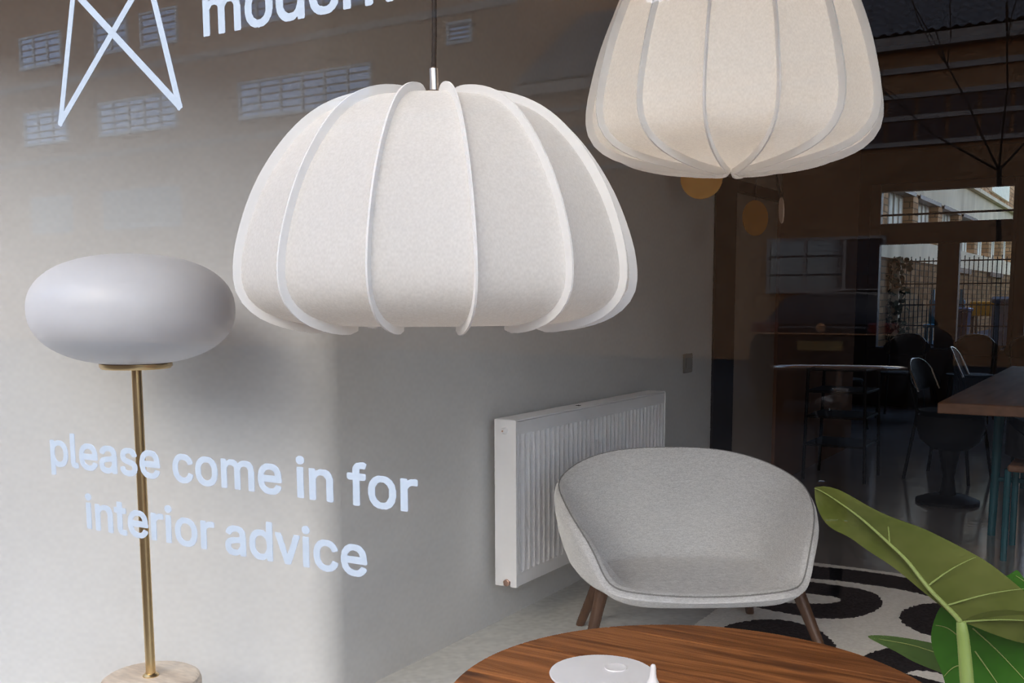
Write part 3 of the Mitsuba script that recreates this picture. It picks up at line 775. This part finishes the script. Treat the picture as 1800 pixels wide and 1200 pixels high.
def shell_chair(label, x, y, a, seat_z=0.44, top=0.80, w=0.22, rimmed=True, group=None):
    k = thing('dining_chair', label, 'chair', 'black chairs in the dark back room')
    c = (x, y, 0)

    def put(m):
        m.apply_translation(c)
        return rotz(m, a, c)
    ts = np.linspace(-1, 1, 17)
    prof = [(ti, 0.21 - 0.03 * ti * ti) for ti in ts]
    zs_ = np.linspace(0, 1, 9)
    G = np.array([[(w * ti * (1 - 0.25 * (2 * zi - 1) ** 2 * (abs(ti) > 0.0)), 0.20 - 0.05 * ti * ti + 0.06 * zi, top - 0.20 + 0.20 * zi * (1 - 0.35 * abs(ti) ** 3)) for zi in zs_] for ti in ts])
    B = G[::-1].copy()
    B[..., 1] += 0.014
    part(k, 'backrest', put(cat_([grid(G), grid(B)])), 'm_black', True)
    edge = np.array([G[i, -1] + [0, 0.007, 0] for i in range(len(ts))])
    if rimmed:
        part(k, 'back_rim', put(tube(np.vstack([[G[0, 0] + [0, .007, 0]], edge, [G[-1, 0] + [0, .007, 0]]]), 0.007, 8)), 'm_chrome', True)
    seat = prism(Point(0, 0).buffer(0.21, 24), seat_z - 0.02, seat_z)
    seat.apply_scale([1.0, 1.0, 1.0])
    part(k, 'seat', put(seat), 'm_black')
    for sx in (-1, 1):
        part(k, 'leg', put(tube([(sx * 0.15, -0.13, seat_z - 0.01), (sx * 0.19, -0.19, 0)], [0.012, 0.010], 8)), 'm_black', 40)
        part(k, 'leg', put(tube([(sx * 0.17, 0.21, top - 0.16), (sx * 0.16, 0.16, seat_z - 0.01), (sx * 0.19, 0.22, 0)], 0.011, 8)), 'm_black', 40)
    return k


shell_chair('black rounded chair in front of the left glazed door', -2.03, 10.45, 0.0, group=None)
shell_chair('black rounded chair in front of the right glazed door', -1.42, 10.45, 0.0)
shell_chair('black rounded chair by the back doors, cut by the right edge of the photo', -0.92, 10.40, 0.1)
shell_chair('black chair with thin bright rim beyond the wooden table corner', -1.05, 7.05, 1.35, top=0.76)
shell_chair('black chair with thin bright rim farther along the wooden table', -0.95, 7.95, 1.6, top=0.80)
shell_chair('black chair at the far left end of the dark room', -2.35, 9.35, 2.3, top=0.80)

t = thing('wood_seat_chair', 'chair with wooden seat and dark curved back under the table', 'chair')
rows = np.array([[(-0.30 + 0.22 * math.cos(q), 5.10 + 0.23 * math.sin(q), z - 0.10 * abs(math.sin((q - PI) * 0.9)) ** 2 * (z > 0.5)) for z in np.linspace(0.46, 0.62, 6)] for q in np.linspace(PI * 0.55, PI * 1.45, 18)])
b2 = rows[::-1].copy()
b2[..., 0] -= 0.012
part(t, 'backrest', cat_([grid(rows), grid(b2)]), 'm_black_gloss', True)
part(t, 'seat', bx(-0.50, -0.10, 4.92, 5.30, 0.40, 0.43, 0.006), 'm_old_wood')
for x in (-0.50, -0.12):
    for y in (4.94, 5.28):
        part(t, 'leg', tube([(x, y, 0.41), (x, y, 0.0)], 0.014, 8), 'm_teal', 40)

t = thing('swivel_chair', 'dark bowl-shaped chair on a pedestal with disc foot left of the wooden table', 'chair')
part(t, 'shell', lathe([(0.0, 0.30), (0.10, 0.31), (0.16, 0.36), (0.185, 0.44), (0.18, 0.50), (0.17, 0.50), (0.172, 0.44), (0.15, 0.375), (0.09, 0.33), (0, 0.32)], (-0.93, 6.2, 0), 32), 'm_black', True)
part(t, 'stem', lathe([(0, 0.04), (0.045, 0.04), (0.03, 0.15), (0.06, 0.31), (0, 0.31)], (-0.93, 6.2, 0), 20), 'm_black', True)
part(t, 'foot', lathe([(0, 0), (0.17, 0), (0.17, 0.018), (0.10, 0.045), (0, 0.05)], (-0.93, 6.2, 0), 32), 'm_black', 40)

for i, (x, y, lab) in enumerate(((-1.68, 6.75, 'black metal shelf trolley standing against the brown wall'),)):
    t = thing('shelf_trolley', lab, 'trolley')
    for z in (0.22, 0.40, 0.56, 0.70):
        part(t, 'shelf', bx(x - 0.17, x + 0.20, y - 0.2, y + 0.2, z, z + 0.015, 0.003), 'm_black')
    for sx in (-0.16, 0.19):
        for sy in (-0.19, 0.19):
            part(t, 'leg', tube([(x + sx, y + sy, 0.71), (x + sx * 1.1, y + sy, 0.0)], 0.010, 8), 'm_black', 40)

t = thing('paper_sheet', 'pale paper lying on a black chair seat beyond the wooden table corner', 'paper')
solo(t, bx(-1.13, -0.98, 6.97, 7.15, 0.4402, 0.4435), 'm_greyblue')

# ------------------------------------------------------------------ courtyard behind the glazed doors
struct('ground_courtyard', 'dark courtyard ground')
solo('ground_courtyard', bx(-2.6, 8, 11.6, 40, -0.35, -0.05), 'm_yard_ground')
struct('ground_garden', 'raised dark garden bed behind the fence')
solo('ground_garden', bx(-2.6, 8, 12.65, 40, -0.05, 0.55), 'm_yard_ground')
t = thing('lawn', 'strip of green grass in the courtyard behind the fence', 'lawn')
solo(t, bx(-2.3, 5.5, 19, 30, 0.55, 0.72, 0.05), 'm_grass')
t = thing('courtyard_building', 'brick and concrete wing running back along the courtyard, seen through the transom', 'building')
FX = -2.6
part(t, 'brick_wall', bx(FX - 3, FX, 11.9, 39.8, -0.05, 1.60), 'm_brick_yard_shade')
part(t, 'concrete_band', bx(FX - 3, FX + 0.02, 11.9, 39.8, 1.60, 1.86), 'm_concrete')
part(t, 'upper_band', bx(FX - 3, FX + 0.02, 11.9, 39.8, 2.42, 2.84), 'm_concrete')
part(t, 'ledge', bx(FX - 3, FX + 0.10, 11.9, 39.8, 2.84, 2.90), 'm_concrete')
part(t, 'upper_storey', bx(FX - 3, FX - 0.05, 11.9, 39.8, 2.90, 6.8), 'm_brick_yard')
part(t, 'core', bx(FX - 3, FX - 0.25, 11.9, 39.8, 1.86, 2.42), 'm_dark_wall')
y = 11.9
for i in range(15):
    part(t, 'pier', bx(FX - 0.25, FX, y, y + 0.34, 1.86, 2.42), 'm_brick_yard')
    w = part(t, 'window', bx(FX - 0.17, FX - 0.12, y + 0.34, y + 1.75, 1.86, 2.42), 'm_cream')
    part(t, 'lintel', bx(FX - 0.12, FX + 0.03, y + 0.30, y + 1.79, 2.385, 2.435), 'm_dark_frame')
    for q in range(1, 5):
        part(w, 'glazing_bar', bx(FX - 0.12, FX - 0.10, y + 0.34 + q * 0.282 - 0.015, y + 0.34 + q * 0.282 + 0.015, 1.86, 2.385), 'm_white_paint')
    y += 1.75
y = 16.5
for i in range(6):
    part(t, 'upper_window', bx(FX - 0.05, FX + 0.0, y, y + 2.6, 3.05, 3.65), 'm_cream')
    part(t, 'lintel', bx(FX - 0.05, FX + 0.04, y - 0.1, y + 2.7, 3.65, 3.74), 'm_dark_frame')
    part(t, 'low_lintel', bx(FX, FX + 0.05, y, y + 1.9, 1.52, 1.60), 'm_dark_frame')
    y += 4.2
t = thing('far_building', 'brick building closing the far end of the courtyard', 'building')
part(t, 'wall', bx(-2.4, 7.9, 40.05, 44, -0.05, 5.5), 'm_brick_yard')
for i in range(3):
    part(t, 'window', bx(-1.8 + i * 3, -0.2 + i * 3, 39.97, 40.02, 3.0, 4.6), 'm_pane_dark')
t = thing('added_side_building', 'unseen brick building added on the right side of the courtyard', 'building')
part(t, 'wall', bx(10.05, 14, 12.5, 40, -0.05, 3.2), 'm_brick_yard')  # unseen building added for its effect on the courtyard light, kept low

t = thing('garden_fence', 'black steel bar fence across the courtyard behind the doors', 'fence')
FY = 12.75
for z in (1.56, 1.30, 1.06, 0.82, 0.60):
    part(t, 'rail', bx(-2.58, 2.6, FY, FY + 0.012, z, z + 0.014), 'm_fence')
bar = (FX + 0.03)
i = 0
while bar < 2.6:
    part(t, 'bar', bx(bar, bar + 0.009, FY - 0.008, FY + 0.002, 0.55, 1.60 + 0.02 * (i % 2)), 'm_fence')
    bar += 0.048
    i += 1

r = np.random.RandomState(3)
lv = []
for _ in range(420):
    c = np.array([-2.52 + r.randn() * 0.06, 12.45 + r.randn() * 0.06, r.rand() * 1.62 - 0.03])
    q = r.randn(3)
    q /= np.linalg.norm(q)
    m = disc_mesh(c, 0.022 + 0.02 * r.rand(), q, 0.002)
    m = trimesh.convex.convex_hull(m.vertices[::6])
    lv.append(m)
t = thing('ivy_column', 'grey-green ivy growing up a post at the left of the glazed door', 'ivy')
part(t, 'post', bx(-2.56, -2.48, 12.4, 12.5, -0.05, 1.60), 'm_concrete')
part(t, 'foliage', cat_(lv), 'm_ivy', kind='stuff')

t = thing('garden_chair', 'bright blue garden chair behind the fence', 'chair')
gx, gy = -2.42, 13.6
part(t, 'seat', bx(gx, gx + 0.42, gy, gy + 0.4, 0.78, 0.82, 0.01), 'm_blue')
part(t, 'backrest', bx(gx, gx + 0.42, gy + 0.38, gy + 0.42, 0.82, 1.12, 0.01), 'm_blue')
for a in (0.02, 0.36):
    for b in (0.02, 0.36):
        part(t, 'leg', bx(gx + a, gx + a + 0.04, gy + b, gy + b + 0.04, 0.55, 0.78 if b < 0.1 else 1.25), 'm_blue')
t = thing('wheelie_bin', 'navy blue bin behind the fence', 'bin')
part(t, 'body', trimesh.convex.convex_hull(np.array([(-1.98 + sx * s, 13.25 + sy * s, z) for s, z in ((0.11, 0.55), (0.15, 0.98)) for sx in (-1, 1) for sy in (-1, 1)])), 'm_navy')
part(t, 'lid', bx(-2.14, -1.82, 13.09, 13.41, 0.98, 1.03, 0.015), 'm_navy')
t = thing('planter_box', 'yellow rectangular box on the grass behind the fence', 'box')
part(t, 'body', bx(-1.93, -1.50, 13.9, 14.3, 0.92, 1.10, 0.01), 'm_yellow')
for a in (-1.91, -1.55):
    for b in (13.92, 14.24):
        part(t, 'leg', bx(a, a + 0.03, b, b + 0.03, 0.55, 0.92), 'm_fence')
t = thing('storage_bin', 'grey-blue storage bin at the right behind the fence', 'bin')
part(t, 'body', bx(-1.62, -1.28, 13.35, 13.75, 0.55, 1.08, 0.03), 'm_greyblue')
part(t, 'lid', bx(-1.64, -1.26, 13.33, 13.77, 1.08, 1.16, 0.03), 'm_greyblue')

# ------------------------------------------------------------------ the street behind the camera, seen as reflections in the glass
SZ = -0.25
struct('ground_pavement', 'pavement in front of the shop')
solo('ground_pavement', bx(-60, 30, -4.5, 0.86, SZ - 0.2, SZ), 'm_pavement')
struct('ground_street', 'asphalt street')
solo('ground_street', bx(-60, 30, -22.0, -4.5, SZ - 0.3, SZ - 0.06), 'm_asphalt')
OY = -22.0
t = thing('brick_block', 'tall brown brick block reflected in the glass, with rows of white-framed windows', 'building')
part(t, 'wall', bx(-60, -14.5, OY - 8, OY, SZ - 0.1, 13.2), 'm_brick_street')
part(t, 'stringcourse', bx(-60, -14.5, OY, OY + 0.06, 8.75, 8.95), 'm_band')
part(t, 'stringcourse', bx(-60, -14.5, OY, OY + 0.06, 6.1, 6.25), 'm_band')


def street_window(parent, x0, x1, z0, z1, nx, nz, pane, frame='m_white_paint'):
    w = part(parent, 'window', cat_([bx(x0, x1, OY, OY + 0.10, z0, z0 + 0.09), bx(x0, x1, OY, OY + 0.08, z1 - 0.07, z1), bx(x0, x0 + 0.07, OY, OY + 0.08, z0, z1), bx(x1 - 0.07, x1, OY, OY + 0.08, z0, z1)]), frame)
    part(w, 'pane', bx(x0 + 0.06, x1 - 0.06, OY, OY + 0.03, z0 + 0.06, z1 - 0.06), pane)
    for i in range(1, nx):
        x = x0 + (x1 - x0) * i / nx
        part(w, 'glazing_bar', bx(x - 0.035, x + 0.035, OY + 0.03, OY + 0.07, z0, z1), frame)
    for i in range(1, nz):
        z = z0 + (z1 - z0) * i / nz
        part(w, 'glazing_bar', bx(x0, x1, OY + 0.03, OY + 0.06, z - 0.02, z + 0.02), 'm_dark_frame')


for x0, x1, z0, z1, nx in ((-35.7, -33.3, 9.45, 10.6, 3), (-31.45, -29.75, 9.45, 10.6, 2), (-29.1, -27.3, 9.4, 10.55, 2), (-35.7, -33.2, 6.75, 7.95, 3), (-31.45, -27.5, 6.75, 7.9, 5),
                           (-24.65, -19.35, 6.7, 7.85, 6), (-16.7, -15.9, 7.95, 8.55, 1), (-24.65, -19.35, 9.45, 10.6, 6), (-42, -38, 6.75, 7.95, 4), (-42, -38, 9.45, 10.6, 4),
                           (-35.5, -33.2, 3.6, 4.9, 3), (-31.4, -27.5, 3.6, 4.9, 4)):
    street_window(t, x0, x1, z0, z1, nx, 5, 'm_pane_sky' if z0 > 5 else 'm_pane_dark')
t = thing('tiled_house', 'lower building with a pantile roof reflected at upper right of the glass', 'building')
part(t, 'wall', bx(-14.5, 25, OY - 8, OY, SZ - 0.1, 6.5), 'm_brick_street')
part(t, 'fascia', bx(-14.5, 25, OY, OY + 0.25, 6.35, 6.62), 'm_band')
part(t, 'stringcourse', bx(-14.5, 25, OY, OY + 0.08, 5.88, 6.0), 'm_band')
part(t, 'stringcourse', bx(-14.5, 25, OY, OY + 0.08, 5.36, 5.46), 'm_band')
part(t, 'stringcourse', bx(-14.5, 25, OY, OY + 0.08, 4.90, 5.0), 'm_band')
part(t, 'stringcourse', bx(-14.5, 25, OY, OY + 0.08, 4.36, 4.46), 'm_band')
for i in range(12):
    x0 = -7.6 + i * 0.62
    part(t, 'window', bx(x0, x0 + 0.54, OY, OY + 0.04, 5.0, 5.36), 'm_pane_dark')
    part(t, 'window', bx(x0, x0 + 0.54, OY, OY + 0.04, 4.46, 4.90), 'm_pane_dark')
street_window(t, -7.7, -5.05, 1.25, 2.5, 3, 3, 'm_pane_dark', 'm_band')
xs = np.arange(-14.5, 2.0, 0.06)
rows = []
for j in range(14):
    y0, z0 = OY + 0.3 - j * 0.28, 6.62 + j * 0.19
    for (dy, dz) in ((0, 0.05), (-0.28, 0.19)):
        rows.append(np.c_[xs, np.full(len(xs), y0 + dy), z0 + dz + 0.035 * np.sin(xs * 2 * PI / 0.24)])
part(t, 'roof_tiles', grid(np.array(rows)), 'm_roof_tile', kind='stuff')
part(t, 'roof_body', trimesh.convex.convex_hull(np.array([(x, y, z) for x in (-14.5, 25) for y, z in ((OY + 0.1, 6.5), (OY - 4, 9.15), (OY - 8, 6.5))])), 'm_roof_tile')

# parked car, reflected dimly behind the light-coloured wall
t = thing('parked_car', 'dark hatchback parked across the street, reflected in the dark right half of the glass', 'car')
cx0, cy0 = -3.24, -10.2
sec = []
for dy, half, z0, z1 in ((0, 0.78, 0.28, 0.95), (-0.05, 0.86, 0.22, 1.06), (-0.4, 0.88, 0.16, 1.14), (-1.0, 0.88, 0.15, 1.15), (-2.8, 0.88, 0.15, 1.10), (-3.8, 0.86, 0.16, 0.98), (-4.1, 0.80, 0.22, 0.7)):
    aa = np.linspace(0, 2 * PI, 28, endpoint=False)
    e = 2 / 4.5
    sec.append(np.c_[cx0 + half * np.sign(np.cos(aa)) * np.abs(np.cos(aa)) ** e, np.full(28, cy0 + dy), SZ + (z0 + z1) / 2 + (z1 - z0) / 2 * np.sign(np.sin(aa)) * np.abs(np.sin(aa)) ** e])
G = np.array(sec).transpose(1, 0, 2)


def capped(G):
    m = grid(G, True)
    v, f = np.array(m.vertices), list(map(list, m.faces))
    nu, nv = G.shape[:2]
    n0 = len(v)
    v = np.vstack([v, G[:, 0].mean(0), G[:, -1].mean(0)])
    for i in range(nu):
        i2 = (i + 1) % nu
        f += [[n0, i2 * nv, i * nv], [n0 + 1, i * nv + nv - 1, i2 * nv + nv - 1]]
    return trimesh.Trimesh(v, f, process=False)


part(t, 'body', capped(G), 'm_car', 40)
sec = []
for dy, half, z0, z1 in ((-0.16, 0.76, 1.0, 1.10), (-0.55, 0.66, 1.0, 1.45), (-2.3, 0.66, 1.0, 1.50), (-3.2, 0.74, 1.0, 1.08)):
    aa = np.linspace(0, 2 * PI, 28, endpoint=False)
    e = 2 / 4.0
    sec.append(np.c_[cx0 + half * np.sign(np.cos(aa)) * np.abs(np.cos(aa)) ** e, np.full(28, cy0 + dy), SZ + (z0 + z1) / 2 + (z1 - z0) / 2 * np.sign(np.sin(aa)) * np.abs(np.sin(aa)) ** e])
part(t, 'cabin', capped(np.array(sec).transpose(1, 0, 2)), 'm_car', 40)
part(t, 'number_plate', bx(cx0 - 0.26, cx0 + 0.26, cy0 + 0.0, cy0 + 0.02, SZ + 0.80, SZ + 0.91), 'm_plate')
part(t, 'trim_strip', bx(cx0 - 0.84, cx0 + 0.84, cy0 - 0.05, cy0 + 0.015, SZ + 0.985, SZ + 1.0), 'm_chrome')
for s in (-1, 1):
    part(t, 'lamp', bx(cx0 + s * 0.68 - 0.16, cx0 + s * 0.68 + 0.16, cy0 - 0.12, cy0 - 0.02, SZ + 1.0, SZ + 1.12, 0.02), 'm_red')
part(t, 'badge', facing_y([(0, 0), (0.05, 0), (0.055, 0.006), (0, 0.01)], cx0 + 0.0, cy0 + 0.0, SZ + 1.06).apply_transform(trimesh.transformations.rotation_matrix(PI, [0, 0, 1], [cx0, cy0, 0])), 'm_chrome', 40)
for sx in (-1, 1):
    for dy in (-0.75, -3.3):
        m = trimesh.creation.cylinder(0.31, 0.2, sections=28)
        m.apply_transform(trimesh.transformations.rotation_matrix(PI / 2, [0, 1, 0]))
        m.apply_translation([cx0 + sx * 0.80, cy0 + dy, SZ - 0.06 + 0.31])
        part(t, 'wheel', m, 'm_rubber', 40)

# bicycle standing on the pavement, reflected beside the car
t = thing('bicycle', 'black bicycle on the pavement with bright handlebar, reflected in the glass right of the armchair', 'bicycle')
bdir = np.array([-0.30, -0.954, 0])
bs = np.array([0.954, -0.30, 0])
fw = np.array([-1.22, -3.10, SZ])


def bp(along, up, side=0.0):
    return fw + bdir * along + bs * side + np.array([0, 0, up])


for al in (0.0, 1.08):
    ring = [bp(al + 0.33 * math.cos(a), 0.345 + 0.33 * math.sin(a)) for a in np.linspace(0, 2 * PI, 40, endpoint=False)]
    w = part(t, 'wheel', tube(ring, 0.016, 8, closed=True), 'm_rubber', True)
    sp = [tube([bp(al, 0.345), bp(al + 0.32 * math.cos(a), 0.345 + 0.32 * math.sin(a))], 0.0015, 4) for a in np.linspace(0, 2 * PI, 18, endpoint=False)]
    part(w, 'spokes', cat_(sp), 'm_rubber', kind='stuff')
    part(w, 'hub', tube([bp(al, 0.345, -0.05), bp(al, 0.345, 0.05)], 0.02, 10), 'm_chrome', 40)
part(t, 'frame', cat_([tube([bp(0.0, 0.345, 0.04), bp(0.14, 0.82, 0.02)], 0.012, 8), tube([bp(0.0, 0.345, -0.04), bp(0.14, 0.82, -0.02)], 0.012, 8), tube([bp(0.13, 0.78), bp(0.17, 0.92)], 0.018, 10),
                       tube([bp(0.15, 0.82), bp(0.60, 0.30)], 0.017, 10), tube([bp(0.60, 0.30), bp(0.76, 0.80)], 0.016, 10), tube([bp(0.165, 0.89), bp(0.73, 0.70)], 0.015, 10),
                       tube([bp(0.60, 0.30, 0.04), bp(1.08, 0.345, 0.05)], 0.010, 8), tube([bp(0.60, 0.30, -0.04), bp(1.08, 0.345, -0.05)], 0.010, 8),
                       tube([bp(0.75, 0.76, 0.02), bp(1.08, 0.345, 0.05)], 0.009, 8), tube([bp(0.75, 0.76, -0.02), bp(1.08, 0.345, -0.05)], 0.009, 8)]), 'm_black', True)
hb = spline([bp(0.42, 1.045, -0.30), bp(0.30, 1.06, -0.31), bp(0.19, 1.07, -0.24), bp(0.14, 1.075, -0.10), bp(0.135, 1.075, 0.0), bp(0.14, 1.075, 0.10), bp(0.19, 1.07, 0.24), bp(0.30, 1.06, 0.31), bp(0.42, 1.045, 0.30)], 50)
part(t, 'handlebar', tube(hb, 0.0125, 10), 'm_chrome', True)
part(t, 'stem', tube([bp(0.17, 0.92), bp(0.175, 1.04), bp(0.135, 1.075)], 0.014, 10), 'm_chrome', True)
for s in (-1, 1):
    part(t, 'grip', tube([bp(0.44, 1.043, s * 0.30), bp(0.32, 1.057, s * 0.31)], 0.018, 10), 'm_rubber', True)
part(t, 'headlamp', lathe([(0, -0.04), (0.03, -0.03), (0.04, 0.0), (0.04, 0.03), (0, 0.03)], bp(0.06, 0.95), 20), 'm_chrome', 40)
sd = []
for s_, w_ in ((0.0, 0.02), (0.08, 0.03), (0.16, 0.06), (0.22, 0.09), (0.26, 0.085), (0.28, 0.05)):
    for a in np.linspace(0, PI, 7):
        sd.append(bp(0.62 + s_, 0.83 + 0.05 * math.sin(a) * (0.6 + s_), w_ * math.cos(a)))
part(t, 'saddle', trimesh.convex.convex_hull(np.array(sd)), 'm_black_gloss', 40)
part(t, 'seat_post', tube([bp(0.75, 0.76), bp(0.79, 0.85)], 0.012, 8), 'm_chrome', True)
part(t, 'kickstand', tube([bp(0.62, 0.28, 0.02), bp(0.70, 0.0, 0.16)], 0.009, 8), 'm_black', True)
part(t, 'luggage_rack', cat_([tube([bp(0.86, 0.73, s * 0.06), bp(1.40, 0.73, s * 0.06)], 0.006, 6) for s in (-1, 0, 1)] + [tube([bp(1.25, 0.73, s * 0.06), bp(1.08, 0.36, s * 0.05)], 0.006, 6) for s in (-1, 1)]), 'm_black', True)

# bare street tree
t = thing('street_tree', 'bare street tree whose branches are reflected at the upper right', 'tree')
r = random.Random(11)
br = []


def grow(p, d, L, rad, lv):
    pts = [np.array(p)]
    dd = np.array(d, float)
    for _ in range(4):
        dd = dd + np.array([r.uniform(-.25, .25), r.uniform(-.25, .25), r.uniform(-.05, .22)])
        dd /= np.linalg.norm(dd)
        pts.append(pts[-1] + dd * L / 4)
    br.append(tube(pts, np.linspace(rad, rad * 0.6, 5), 5))
    if lv > 0:
        for _ in range(3):
            e = dd + np.array([r.uniform(-.9, .9), r.uniform(-.9, .9), r.uniform(-.2, .6)])
            grow(pts[r.choice((3, 4))], e / np.linalg.norm(e), L * 0.72, rad * 0.55, lv - 1)


part(t, 'trunk', tube([(-1.3, -9.2, SZ - 0.06), (-1.28, -9.2, 1.2), (-1.33, -9.2, 2.4)], [0.03, 0.026, 0.022], 12), 'm_bark', True)
for d in ((-0.5, 0.1, 0.9), (0.5, -0.2, 0.9), (0.0, 0.4, 1.0), (-0.9, -0.2, 0.7)):
    grow((-1.33, -9.2, 2.35), np.array(d) / np.linalg.norm(d), 1.5, 0.011, 3)
part(t, 'branches', cat_(br), 'm_bark', True, kind='stuff')
